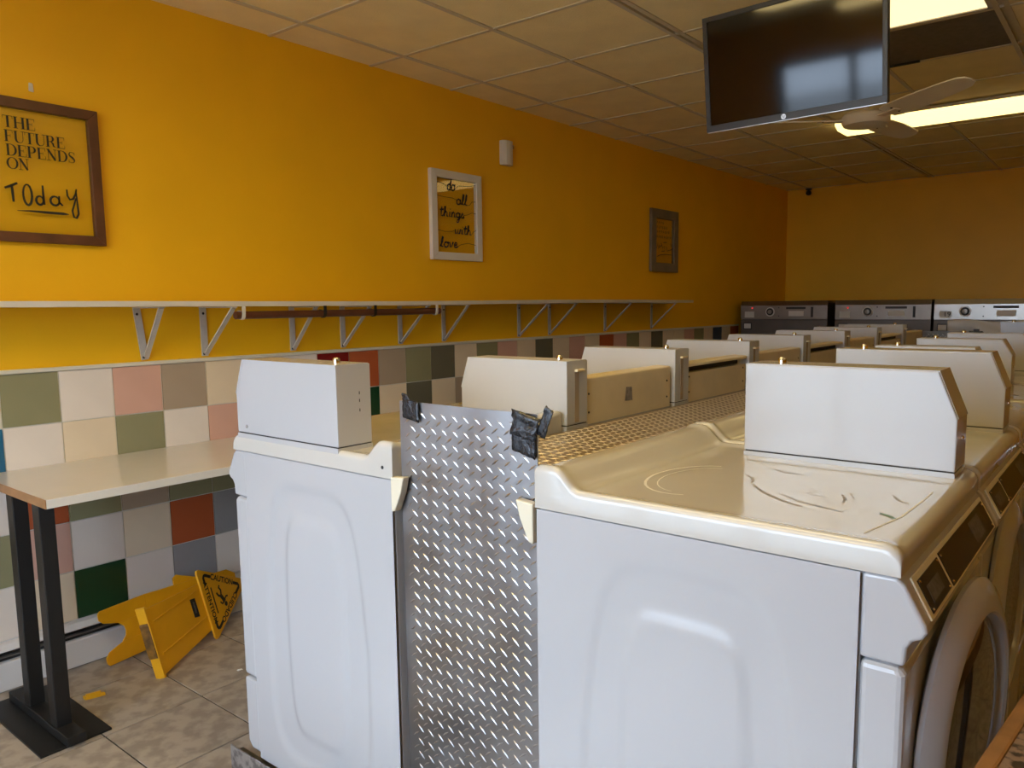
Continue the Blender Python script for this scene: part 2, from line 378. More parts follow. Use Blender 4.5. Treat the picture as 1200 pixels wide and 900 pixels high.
def emboss(u, z):
    du = abs(u-0.335); zc = 0.545; dz = abs(z-zc)
    w1 = 0.225-0.045*max(0, (z-zc)/0.42); s1 = ((du/w1)**5+(dz/0.415)**5)**0.2
    bul = 1-0.10*(dz/0.33)**2
    w2 = 0.135*bul; s2 = ((du/w2)**6+(dz/0.335)**6)**(1/6)
    d = 0.0060*(1-sm(0.93, 1.01, s1)) - 0.0055*(1-sm(0.89, 1.0, s2))
    return d
def side_mesh(sign):
    # embossed cabinet side in the plane v = const, recess towards the inside
    mb = MB(); z0, z1 = 0.078, ZL-0.002
    def fn(p, q):
        u = 0.004+p*0.634; z = z0+q*(z1-z0); d = emboss(u, z)
        return (u, (d if sign < 0 else MW-d), z-ZB)
    mb.grid(fn, 64, 84)
    me = mb.mesh('side_panel', M['enamel'], 60); return me
def fascia_poly():
    return [(.640, 1.022), (.690, 1.022), (.702, 1.012), (.733, .955), (.735, .945), (.729, .934), (.715, .927), (.708, .915), (.706, .885), (.640, .885)]
def front_poly():
    return [(.640, .882), (.700, .882), (.708, .870), (.708, .325), (.640, .325)]
def kick_poly():
    return [(.640, .318), (.706, .318), (.708, .310), (.708, .11), (.690, .088), (.640, .088)]
uvz = lambda p, q, a: (p, a, q-ZB)
CACHE = {}
def part(key, name, mk, parent, bevel=0, seg=2):
    if key not in CACHE: CACHE[key] = mk()
    return obj(name, CACHE[key], parent, bevel, seg)
def pm(poly, v0, v1, m, smooth=None, name='part'):
    return lambda: MB().prism(poly, uvz, v0, v1).mesh(name, M[m], smooth)
SLN = Vector((.057, 0, .031)).normalized()   # outward normal of the sloped control face (u,z)
def slope_pt(t, v, h=0.0):
    # t 0..1 from the top to the bottom of the sloped control face
    u = .702+(.733-.702)*t; z = 1.012+(.955-1.012)*t
    return (u+SLN.x*h, v, z+SLN.z*h-ZB)
def slope_plate(t0, t1, v0, v1, h0, h1, m, name):
    def mk():
        mb = MB(); q = [(t0, v0), (t1, v0), (t1, v1), (t0, v1)]
        vs = [slope_pt(t, v, h0) for t, v in q]+[slope_pt(t, v, h1) for t, v in q]
        mb.add(vs, [(0, 1, 2, 3), (7, 6, 5, 4), (0, 4, 5, 1), (1, 5, 6, 2), (2, 6, 7, 3), (3, 7, 4, 0)])
        return mb.mesh(name, M[m])
    return mk
def machine_base(root, typ, ajar=False):
    part('body', 'cabinet_body', lambda: MB().box(.006, .640, .012, MW-.012, .088-ZB, ZL-ZB).mesh('cabinet_body', M['enamel']), root)
    for fu in (.06, .62):
        for fv in (.06, MW-.06):
            part('foot%s%s' % (fu, fv), 'foot', lambda fu=fu, fv=fv: MB().lathe([(.018, 0), (.018, .02), (.012, .022), (.012, .035)], (fu, fv, 0), n=10).mesh('foot', M['blacksteel']), root)
    part('sideA', 'side_panel', lambda: side_mesh(-1), root)
    part('sideB', 'side_panel', lambda: side_mesh(1), root)
    part('fascia', 'control_fascia', pm(fascia_poly(), 0.003, MW-.003, 'enamel', None), root, .006, 3)
    part('front', 'front_panel', pm(front_poly(), 0.003, MW-.003, 'enamel'), root, .012, 3)
    part('kickp', 'service_panel', pm(kick_poly(), 0.003, MW-.003, 'enamel'), root, .008, 2)
    # controls
    c = part('cframe', 'control_surround', slope_plate(-.05, 1.02, .035, .655, -.001, .003, 'plastic', 'control_surround'), root, .0015)
    part('cp1', 'coin_panel', slope_plate(.10, .92, .050, .190, .002, .0045, 'blackgloss', 'coin_panel'), c)
    d = part('cp2', 'display_panel', slope_plate(.06, .95, .205, .640, .002, .0045, 'blackgloss', 'display_panel'), c)
    part('kp1', 'keypad_print', slope_plate(.35, .75, .075, .155, .0046, .0050, 'keypad', 'keypad_print'), c)
    part('kp2', 'keypad_print', slope_plate(.20, .80, .46, .56, .0046, .0050, 'keypad', 'keypad_print'), c)
    for key, v in (('bo1', .058), ('bo2', .182), ('bo3', .213), ('bo4', .632)):
        for tt in (.16, .86):
            part(key+str(tt), 'bolt', lambda v=v, tt=tt: MB().lathe([(0, .002), (.002, .0015), (.0026, 0)], slope_pt(tt, v, .0045), (SLN.x, 0, SLN.z), 8).mesh('bolt', M['chrome']), c)
    # door
    DZ = 0.655; aj = math.radians(5.0) if ajar else 0.0
    dc_ = (.708+.272*math.sin(aj), MW/2, DZ-ZB); ax_ = (math.cos(aj), -math.sin(aj), 0); k_ = 'ajar' if ajar else ''
    def ring():
        prof = [(.266, .0), (.273, .004), (.273, .012), (.266, .019), (.238, .031), (.222, .036), (.214, .036), (.209, .032), (.206, .018), (.20, .010)]
        return MB().lathe(prof, dc_, ax_, 56).mesh('door', M['enamel'], 35)
    dr = part('door'+k_, 'door', ring, root)
    part('glass'+k_, 'door_glass', lambda: MB().lathe([(.207, .016), (.19, .022), (.15, .029), (.09, .034), (.0, .036)], dc_, ax_, 56).mesh('door_glass', M['doorglass'], 60), dr)
    part('hinge'+k_, 'door_latch', lambda: MB().box(.708, .738, MW-.088, MW-.072, .60-ZB, .68-ZB).mesh('door_latch', M['plastic']), dr, .004)
def lid_part(root, typ):
    if typ == 'A':
        part('lidA', 'lid', lambda: lid_mesh(False, 'lid'), root)
    else:
        part('lidB', 'lid', lambda: lid_mesh(True, 'lid'), root)
def meter_box(root, key, u0, ut, uf, zb, zc, zt, m='enamel'):
    v0, v1 = 0.572, 0.684
    g = .013
    o = part('box'+key, 'meter_box', pm([(u0, zb+g), (u0, zt), (ut, zt), (uf, zc), (uf, zb+g)], v0, v1, m), root, .0025, 2)
    part('boxflange'+key, 'box_flange', pm([(u0, zb-.004), (u0, zb+g-.0025), (uf, zb+g-.0025), (uf, zb-.004)], v0-.001, v1+.001, m), o)
    part('boxseam'+key, 'box_seam', pm([(u0+.004, zb+g-.004), (u0+.004, zb+g+.002), (uf-.004, zb+g+.002), (uf-.004, zb+g-.004)], v0+.001, v1-.001, 'seam'), o)
    part('boxtop'+key, 'box_cover_edge', pm([(u0-.001, zt-.004), (u0-.001, zt+.0015), (ut+.001, zt+.0015), (uf+.0015, zc), (uf-.004, zc-.001), (ut-.002, zt-.004)], v0+.008, v1+.001, m), o)
    part('boxlock'+key, 'box_lock', lambda: MB().lathe([(.010, 0), (.010, .010), (.007, .014), (0, .015)], (u0+.07, .625, zt-ZB+.001), n=14).mesh('box_lock', M['chrome'], 40), o)
    if key == 'L':
        part('boxstrip', 'back_channel', lambda: MB().box(u0-.001, u0+.001, v0+.048, v0+.070, zb+.02-ZB, zt-.025-ZB).mesh('back_channel', M['tile_t']), o)
        part('boxhandle', 'back_bracket', lambda: MB().box(u0-.012, u0, v0+.030, v0+.072, zt-.034-ZB, zt-.026-ZB).mesh('back_bracket', M['cream']), o, .002)
    part('boxbolt'+key, 'bolt', lambda: MB().lathe([(.006, 0), (.006, .004), (0, .006)], (uf, v0+.05, zb+.08-ZB), (1, 0, 0), 10).mesh('bolt', M['chrome']), o)
    return o
def console(root, slot):
    zt = 1.203
    if slot:
        poly = [(0, 1.05), (0, 1.165), (.035, 1.165), (.035, 1.19), (-.006, 1.19), (-.006, zt-.004), (.0, zt), (.055, zt+.002), (.17, 1.085), (.17, 1.05)]
        part('consS', 'console', pm(poly, .004, .570, 'cream'), root)
        part('consSd', 'console_channel', lambda: MB().box(.030, .0345, .02, .56, 1.166-ZB, 1.189-ZB).mesh('console_channel', M['dark']), root)
    else:
        poly = [(0, 1.05), (0, zt-.004), (.004, zt), (.055, zt+.002), (.17, 1.085), (.17, 1.05)]
        part('cons', 'console', pm(poly, .004, .570, 'cream'), root, .002)
    for vv in (.03, .55):
        for zz in (1.09, 1.15):
            part('cscrew%s%s' % (vv, zz), 'screw', lambda vv=vv, zz=zz: MB().lathe([(.004, 0), (.003, .002), (0, .0025)], (0, vv, zz-ZB), (-1, 0, 0), 8).mesh('screw', M['dark']), root)

def place(side, i):
    if side == 'L':
        lab = ['white washer with bare embossed side, next to the fallen yellow sign',
               'cream-backed washer with grey sticker patch, just behind the taped upright plate']
        lab += ['cream-backed washer, %s from the taped plate in the row nearer the tiled wall' % w for w in ('third', 'fourth', 'fifth', 'sixth', 'seventh')]
        lab = (lab+['cream-backed washer ending the row nearer the tiled wall, before the stainless washers'])[i]
        r = thing('washing_machine', lab, 'washer', (LX, MY0+i*PITCHY+MW, ZB), 'washers in the row nearer the tiled wall')
        r.rotation_euler = (0, 0, PI)
    else:
        lab = ['white front-load washer with scuffed glossy lid beside the upright tread plate',
               'white front-load washer directly behind the one with the scuffed lid',
               'washer with low meter box, third in the row facing the oak-edged table',
               'washer with low meter box, fourth in the row facing the oak-edged table',
               'washer with low meter box, fifth in the row facing the oak-edged table',
               'washer without meter box, sixth in the row facing the oak-edged table',
               'washer with tall meter box, seventh in the row facing the oak-edged table',
               'washer without meter box ending the row facing the oak-edged table'][i]
        r = thing('washing_machine', lab, 'washer', (RXB, MY0+i*PITCHY, ZB), 'washers in the row facing the oak-edged table')
    return r
machines = {}
for side in 'LR':
    for i in range(8):
        r = place(side, i); machines[side, i] = r
        typ = 'A' if (side == 'R' or i == 0) else 'B'
        machine_base(r, typ, (side, i) == ('R', 0)); lid_part(r, typ)
        if typ == 'A':
            if side == 'L' or i in (0, 1, 6): meter_box(r, 'A', .205, .627, .667, 1.066, 1.191, 1.289)
            elif i in (2, 3, 4): meter_box(r, 'R', .140, .480, .520, 1.066, 1.196, 1.264, 'boxwhite')
        else:
            meter_box(r, 'L', -.010, .400, .434, 1.050, 1.160, 1.262, 'boxwhite')
            console(r, i in (2, 4, 6))
# hinge-side corner clips on the two end machines
def clip(root, side):
    poly = [(0, 0), (.045, .004), (.034, -.035), (.012, -.082), (0, -.085)]
    mb = MB(); s = -1
    v0, v1 = (-.008, .014) if side == 'R' else (MW-.014, MW+.008)
    mb.prism([(-p-.001, 1.032+q) for p, q in poly], uvz, v0, v1)
    o = mb.build('corner_clip', 'plastic', root, off=(0, 0, 0), bevel=.003); o['label'] = 'ivory plastic corner clip'
clip(machines['R', 0], 'R'); clip(machines['L', 0], 'L')
# sticker patch on the second machine of the left row
MB().add([(-.0015, .33, 1.105-ZB), (-.0015, .28, 1.103-ZB), (-.0015, .285, 1.150-ZB), (-.0015, .322, 1.152-ZB)], [(0, 1, 2, 3)]).build('sticker_patch', 'scuff', machines['L', 1], off=(0, 0, 0))
# corner bolt holes on the end machine lids
MB().lathe([(.0045, 0), (.0045, .0012), (0, .0013)], (.035, MW, 1.050-ZB), (0, 1, 0), 10).build('screw', 'dark', machines['L', 0], off=(0, 0, 0))
MB().lathe([(.005, 0), (.005, .002), (0, .003)], (.62, .684, 1.098-ZB), (0, 1, 0), 10).build('screw', 'scuff', machines['L', 0], off=(0, 0, 0))
for zz in (1.165, 1.19, 1.21):
    MB().box(.2032, .2036, .610, .6125, zz-ZB, zz+.008-ZB).build('scratch', 'dark', machines['L', 0], off=(0, 0, 0))
# scuffs on the near right lid (worn-in marks)
lidz = 1.0667-ZB
def scuff(pts, w, m):
    MB().ribbon([(a, b, w*(0.4+0.6*math.sin(PI*(k+.5)/len(pts)))) for k, (a, b) in enumerate(pts)], lambda a, b: (a, b, lidz)).build('scuff_mark', m, machines['R', 0], off=(0, 0, 0))
for pts, w, m in (([(.35, .28), (.39, .23), (.44, .19), (.49, .165)], .006, 'scuff'), ([(.42, .24), (.47, .20), (.53, .18), (.56, .17)], .0035, 'scuff'),
                  ([(.30, .36), (.33, .33), (.34, .29)], .005, 'scuff'), ([(.52, .30), (.535, .27), (.54, .24)], .005, 'scuff'), ([(.53, .32), (.548, .28)], .004, 'scuff'),
                  ([(.33, .45), (.36, .43), (.40, .425)], .005, 'scuff'), ([(.44, .30), (.48, .31), (.46, .27), (.50, .26)], .003, 'scuff'),
                  ([(.60, .35), (.62, .31), (.64, .30)], .004, 'scuff'), ([(.615, .20), (.632, .19), (.645, .175)], .011, 'scuff_green'),
                  ([(.625, .06), (.650, .20), (.655, .34), (.656, .42)], .004, 'white_streak'),
                  ([(.24+.10*math.cos(a), .26+.15*math.sin(a)) for a in [x*.22 for x in range(8, 24)]], .006, 'white_streak'),
                  ([(.25+.085*math.cos(a), .26+.13*math.sin(a)) for a in [x*.22 for x in range(8, 22)]], .003, 'white_streak')):
    scuff(pts, w, m)

# curb under both rows, kick plate in front
tag(B(1.30, 3.06, 1.242, 6.80, 0, ZB).build('machine_curb', 'concrete'), 'low concrete curb under the two rows of washers', 'curb')
kp = thing('kick_plate', 'scuffed metal kick plate at the foot of the near washers', 'kick plate', (2.15, 1.205, 0))
B(1.178, 3.12, 1.198, 1.202, 0.0, 0.080).build('plate_face', 'kick', kp)
B(1.178, 3.12, 1.202, 1.240, 0.048, 0.052).build('plate_ledge', 'galv', kp)

# ------------------------------------------------------------------ tread plates
def lugs(mb, w, h, pitch, fn, L=.027, Wd=.0055, H=.0017):
    nx, ny = int(w/pitch), int(h/pitch)
    for i in range(nx+1):
        for j in range(ny+1):
            for k in (0, 1):
                aa, bb = (i+.25+.5*k)*pitch, (j+.25+.5*k)*pitch
                if not (L/2 < aa < w-L/2 and L/2 < bb < h-L/2): continue
                an = math.radians(38 if k else -38)
                c, s = math.cos(an), math.sin(an)
                loc = [(-L/2, 0, 0), (0, -Wd/2, 0), (L/2, 0, 0), (0, Wd/2, 0), (-L/5, 0, H), (L/5, 0, H)]
                vs = [fn(aa+x*c-y*s, bb+x*s+y*c, z) for x, y, z in loc]
                mb.add(vs, [(0, 1, 5, 4), (1, 2, 5), (2, 3, 4, 5), (3, 0, 4)])
px0, px1, pz1, pyv = 1.985, 2.379, 1.214, 1.236
tp = thing('upright_tread_plate', 'silver diamond tread plate standing upright between the two near washers', 'metal plate', ((px0+px1)/2, pyv, ZB))
B(px0-.02, px1, pyv, pyv+.003, ZB, pz1).build('plate', 'alu', tp)
mb = MB(); lugs(mb, px1-px0+.02, pz1-ZB, .034, lambda a, b, h: (px0-.02+a, pyv-h, ZB+b))
o = mb.build('tread_lugs', 'alulug', tp); o['kind'] = 'stuff'
def tape(pts, d, wr, name='tape_patch', seed=1):
    rnd = random.Random(seed); mb = MB(); n = len(pts)
    c = (sum(p[0] for p in pts)/n, sum(p[1] for p in pts)/n)
    vs = []; N = 7
    x0, x1 = min(p[0] for p in pts), max(p[0] for p in pts); z0, z1 = min(p[1] for p in pts), max(p[1] for p in pts)
    def fn(p, q):
        a = (1-p)*(1-q); b = p*(1-q); cc = p*q; dd = (1-p)*q
        x = a*pts[0][0]+b*pts[1][0]+cc*pts[2][0]+dd*pts[3][0]; z = a*pts[0][1]+b*pts[1][1]+cc*pts[2][1]+dd*pts[3][1]
        return (x, pyv-d-rnd.random()*wr, z)
    mb.grid(fn, N, N); o = mb.build(name, 'tape', tp, smooth=80)
    s = o.modifiers.new('thickness', 'SOLIDIFY'); s.thickness = .0015
    return o
tape([(px0-.004, 1.176), (px0+.052, 1.168), (px0+.050, 1.216), (px0-.003, 1.222)], .003, .004, seed=3)
tape([(px0-.004, 1.205), (px0+.03, 1.205), (px0+.012, 1.232), (px0-.004, 1.234)], .004, .004, seed=4)
tape([(px1-.062, 1.135), (px1-.001, 1.120), (px1+.001, 1.176), (px1-.062, 1.195)], .003, .005, seed=5)
tape([(px1-.060, 1.170), (px1+.002, 1.158), (px1+.016, 1.205), (px1-.055, 1.224)], .006, .012, seed=6)
tape([(px1+.004, 1.176), (px1+.026, 1.166), (px1+.048, 1.224), (px1+.030, 1.236)], .008, .004, seed=8)
# channel behind the plate edge
MB().box(1.957, 1.972, pyv+.006, pyv+.05, ZB, .93).box(1.972, 1.985, pyv+.02, pyv+.024, ZB, .96).build('edge_channel', 'galv', tp)
gp = thing('gap_tread_plate', 'long flat tread plate covering the gap between the washer rows', 'metal plate', (2.168, 4.0, 1.048))
B(1.9635, 2.3835, pyv+.012, 6.79, 1.046, 1.049).build('plate', 'alu_warm', gp)
mb = MB(); lugs(mb, .42, 6.79-pyv-.012, .034, lambda a, b, h: (1.9635+a, pyv+.012+b, 1.049+h), L=.026, Wd=.0052, H=.0024)
o = mb.build('tread_lugs', 'warmlug', gp); o['kind'] = 'stuff'
fp = thing('far_tread_plate', 'grey tread plate upright at the far end of the washer gap', 'metal plate', (2.168, 6.82, 0))
B(1.955, 2.38, 6.806, 6.812, 0, 1.195).build('plate', 'galv', fp)
mb = MB(); lugs(mb, .425, .20, .034, lambda a, b, h: (1.955+a, 6.806-h, .99+b)); o = mb.build('tread_lugs', 'alulug', fp); o['kind'] = 'stuff'
MB().box(2.28, 2.375, 6.798, 6.804, 1.165, 1.20).box(2.31, 2.35, 6.80, 6.815, 1.195, 1.215).build('tape_patch', 'tape', fp, bevel=.004)

# ------------------------------------------------------------------ baseboard heater
bh = thing('baseboard_heater', 'long white baseboard heater along the foot of the tiled wall', 'heater', (0.03, 3.0, 0))
B(0.0, .052, RY0+.01, 7.4, .006, .118).build('front_cover', 'heater', bh, bevel=.006)
MB().prism([(0.0, .150), (.006, .182), (.030, .180), (.056, .166), (.056, .160), (.02, .165), (.012, .150)], lambda p, q, a: (p, a, q), RY0+.01, 7.4).build('top_hood', 'heater', bh)
B(0.0, .030, RY0+.01, 7.4, .118, .160).build('louvre_slot', 'dark', bh)
MB().box(.030, .050, RY0+.01, 7.4, .136, .140).build('damper_blade', 'galv', bh)

# ------------------------------------------------------------------ wall table
wt = thing('wall_table', 'long white laminate table with black steel legs against the tiled wall', 'table', (.31, 2.2, 0))
B(0.004, .622, .934, 3.25, .803, .833).build('tabletop', 'laminate', wt, bevel=.0015)
B(0.004, .622, .9315, .934, .803, .833).build('end_band', 'edgewood', wt)
for ya in (.955, 2.95):
    for xa in (.300, .530):
        B(xa-.028, xa+.028, ya-.024, ya+.024, .014, .803).build('leg', 'blacksteel', wt, bevel=.003)
    B(.135, .655, ya-.030, ya+.030, .008, .040).build('foot_rail', 'blacksteel', wt, bevel=.003)
    B(.12, .640, ya-.105, ya+.115, 0.0, .008).build('base_plate', 'blacksteel', wt, bevel=.001)

# ------------------------------------------------------------------ shelf, brackets, rod
sh = thing('wall_shelf', 'long thin cream wall shelf on metal brackets above the tiles', 'shelf', (.14, 3.0, 1.44))
sag = lambda y: 1.445+.003*math.sin(y*1.7)-.0015*abs(y-3.5)*.3
mb = MB(); n = 40; ys = [-.6+(6.15+.6)*k/n for k in range(n+1)]
vs = []
for y in ys:
    z = sag(y); vs += [(.004, y, z), (.270, y, z), (.270, y, z+.021), (.004, y, z+.021)]
fs = [(4*k+a, 4*k+(a+1) % 4, 4*k+4+(a+1) % 4, 4*k+4+a) for k in range(n) for a in range(4)]+[(0, 1, 2, 3), (4*n+3, 4*n+2, 4*n+1, 4*n)]
mb.add(vs, fs).build('shelf_board', 'shelf', sh)
bys = [(1.543, 1.566, 1.553, .20), (1.836, 1.836, 1.836, .262), (2.30, 2.30, 2.30, .205), (2.61, 2.61, 2.61, .23), (3.014, 3.014, 3.01, .24), (3.365, 3.365, 3.36, .215),
       (4.086, 4.086, 4.10, .24), (4.43, 4.43, 4.43, .24), (5.157, 5.157, 5.16, .24), (5.888, 5.888, 5.88, .24), (0.55, 0.55, 0.55, .24)]
for yt, yb, yd, xd in bys:
    zt = sag(yt)-.001
    b = MB().bar((.006, yt, zt), (.006, yb, 1.222), .030, .006, (0, 1, 0)).build('bracket', 'bracket', sh)
    MB().bar((.010, yb+.004, 1.232), (xd, yd, zt-.006), .022, .006, (0, 1, 0)).build('brace', 'bracket', b, off=sh.location)
    MB().bar((.010, yt, zt-.003), (xd+.01, yd, zt-.003), .024, .005, (0, 1, 0)).build('shelf_arm', 'bracket', b, off=sh.location)
    for yy, zz in ((yt, zt-.03), (yb-.006, 1.232), (yb+.010, 1.236)):
        MB().lathe([(.006, 0), (.004, .003), (0, .004)], (.010, yy, zz), (1, 0, 0), 8).build('screw', 'dark', b, off=sh.location)
rd = thing('clothes_rod', 'dark brown wooden rod hanging under the shelf front', 'rod', (.255, 2.45, 1.405))
MB().tube([(.262, 1.842, 1.4045), (.252, 3.085, 1.408)], .017, 16).build('rod', 'rod', rd, smooth=40)
for y in (1.872, 2.30, 2.61, 3.05):
    mb = MB(); x = .262-.01*(y-1.842)/1.243; pts = []
    pts = [(x+.019, y, 1.443), (x+.0195, y, 1.41)]+[(x+.0185*math.cos(a), y, 1.405-.0185*math.sin(a)) for a in [0, .5, 1, 1.57, 2.1, 2.6, 3.14]]+[(x-.0195, y, 1.425)]
    for p, q in zip(pts[:-1], pts[1:]): mb.bar(p, q, .016, .0025, (0, 1, 0))
    mb.build('rod_hook', 'shelf' if y in (1.872, 3.05) else 'blacksteel', rd)

# ------------------------------------------------------------------ framed lettering
XG = .020
gfn = lambda a, b: (XG+.0018, a, b)
def frame(name, label, y0, y1, z0, z1, w, m, depth=.026):
    t = thing(name, label, 'wall art', (0.0, (y0+y1)/2, z0), 'framed sayings on the yellow wall')
    f = lambda p, q, a: (a, p, q)
    for poly in ([(y0, z0), (y1, z0), (y1-w, z0+w), (y0+w, z0+w)], [(y0, z1), (y0+w, z1-w), (y1-w, z1-w), (y1, z1)],
                 [(y0, z0), (y0+w, z0+w), (y0+w, z1-w), (y0, z1)], [(y1, z0), (y1, z1), (y1-w, z1-w), (y1-w, z0+w)]):
        MB().prism(poly, f, .002, depth+.004).build('frame_rail', m, t, bevel=.002)
    B(XG-.0012, XG+.0012, y0+w-.004, y1-w+.004, z0+w-.004, z1-w+.004).build('glass_pane', 'pane', t)
    return t
def ell(cx, cy, rx, ry, a0=0, a1=360, n=14):
    return [(cx+rx*math.cos(math.radians(a0+(a1-a0)*k/n)), cy+ry*math.sin(math.radians(a0+(a1-a0)*k/n))) for k in range(n+1)]
TH, HL = .19, .05
def curve_w(pts, thick_fn): return [(x, y, thick_fn(x, y)) for x, y in pts]
def bowl(cx, cy, rx, ry, a0, a1, n=14, thin=HL, thick=TH):
    out = []
    for k in range(n+1):
        a = math.radians(a0+(a1-a0)*k/n); out.append((cx+rx*math.cos(a), cy+ry*math.sin(a), thin+(thick-thin)*abs(math.cos(a))**1.5))
    return out
def st_(x, y0=0, y1=1, w=TH): return [(x, y0, w), (x, y1, w)]
def hl(x0, x1, y, w=HL): return [(x0, y, w), (x1, y, w)]
def serif(x): return [hl(x-.17, x+.17, .02), hl(x-.17, x+.17, .98)]
SER = {
 'T': (.84, [st_(.42), hl(.02, .82, .975), hl(.25, .59, .02), [(.04, 1, .05), (.03, .72, .02)], [(.80, 1, .05), (.81, .72, .02)]]),
 'H': (1.0, [st_(.2), st_(.8), hl(.2, .8, .51)]+serif(.2)+serif(.8)),
 'E': (.82, [st_(.2), hl(.03, .74, .975), hl(.03, .76, .02), hl(.2, .55, .52), [(.73, 1, .05), (.74, .72, .02)], [(.75, 0, .05), (.77, .3, .02)], [(.55, .66, .02), (.55, .38, .02)]]),
 'F': (.78, [st_(.2), hl(.03, .72, .975), hl(.03, .38, .02), hl(.2, .53, .5), [(.71, 1, .05), (.72, .72, .02)], [(.53, .64, .02), (.53, .36, .02)]]),
 'U': (.94, [[(.2, 1, TH), (.2, .35, TH)]+[(x, y, HL+(TH-HL)*max(0, (.5-x)/.3)) for x, y in ell(.5, .32, .3, .32, 180, 360)]+[(.8, .4, HL), (.8, 1, HL)], hl(.03, .37, .98), hl(.65, .95, .98)]),
 'R': (.92, [st_(.2), bowl(.42, .74, .25, .245, 90, -90), hl(.03, .45, .98), hl(.2, .42, .495), hl(.03, .37, .02), [(.45, .5, .06), (.64, .35, .16), (.70, .1, .15), (.86, .02, .04)]]),
 'D': (.96, [st_(.2), bowl(.42, .5, .42, .48, 90, -90), hl(.03, .45, .98), hl(.03, .45, .02)]),
 'P': (.84, [st_(.2), bowl(.42, .72, .28, .265, 90, -90), hl(.03, .45, .98), hl(.2, .42, .455), hl(.03, .37, .02)]),
 'N': (.98, [[(.2, 0, HL), (.2, 1, HL)], [(.8, 0, HL), (.8, 1, HL)], [(.18, .98, TH), (.80, .04, TH)], hl(.02, .38, .02), hl(.05, .30, .98), hl(.65, .95, .98)]),
 'S': (.72, [[(.60, .78, .03), (.58, .90, .04), (.40, .98, .05), (.20, .93, .08), (.12, .77, .13), (.22, .62, .17), (.44, .48, .19), (.58, .33, .16), (.60, .18, .10), (.48, .05, .06), (.30, .02, .05), (.12, .10, .04), (.10, .28, .03)], [(.61, 1, .03), (.60, .72, .03)], [(.09, 0, .03), (.10, .30, .03)]]),
 'O': (1.0, [bowl(.5, .5, .42, .48, 0, 360, 26)]),
}
def serif_text(mb, txt, y, z, h, width):
    tot = sum(SER[c][0] for c in txt); k = width/tot; x = y
    for c in txt:
        w, sts = SER[c]
        for s_ in sts: mb.ribbon([(x+a*k, z+b*h, t*min(k, h)) for a, b, t in s_], gfn)
        x += w*k
def pen(mb, pts, w):
    n = len(pts)
    mb.ribbon([(a, b, w*(.55+.45*math.sin(PI*(i+.6)/(n+.2)))) for i, (a, b) in enumerate(pts)], gfn)

f1 = frame('framed_saying', 'brown wooden frame lettered THE FUTURE DEPENDS ON Today', .992, 1.434, 1.690, 2.214, .037, 'wood_frame')
mb = MB()
serif_text(mb, 'THE', 1.103, 2.104, .042, .108); serif_text(mb, 'FUTURE', 1.104, 2.053, .042, .206)
serif_text(mb, 'DEPENDS', 1.106, 2.003, .042, .238); serif_text(mb, 'ON', 1.106, 1.955, .042, .074)
mb.build('printed_lettering', 'ink', f1)
mb = MB(); pw = .008
pen(mb, [(1.092, 1.884), (1.112, 1.893), (1.135, 1.906)], pw*1.2); pen(mb, [(1.116, 1.900), (1.117, 1.87), (1.118, 1.836)], pw*1.2)
pen(mb, ell(1.166, 1.866, .0145, .038, 100, 480, 18), pw*1.1)
pen(mb, ell(1.206, 1.849, .0125, .016, 60, 420, 14), pw*1.1); pen(mb, [(1.219, 1.906), (1.219, 1.87), (1.221, 1.834)], pw)
pen(mb, ell(1.258, 1.852, .0155, .017, 40, 400, 14), pw*1.1); pen(mb, [(1.274, 1.872), (1.273, 1.848), (1.285, 1.836)], pw)
pen(mb, [(1.303, 1.900), (1.304, 1.876), (1.312, 1.862), (1.324, 1.866), (1.334, 1.886), (1.338, 1.905)], pw)
pen(mb, [(1.336, 1.900), (1.338, 1.85), (1.340, 1.81), (1.332, 1.793), (1.322, 1.796), (1.318, 1.82), (1.328, 1.85), (1.334, 1.87)], pw)
mb.ribbon([(1.127, 1.805, .002), (1.17, 1.807, .006), (1.23, 1.806, .010), (1.285, 1.806, .010), (1.304, 1.805, .003)], gfn)
mb.build('handwriting', 'ink', f1)

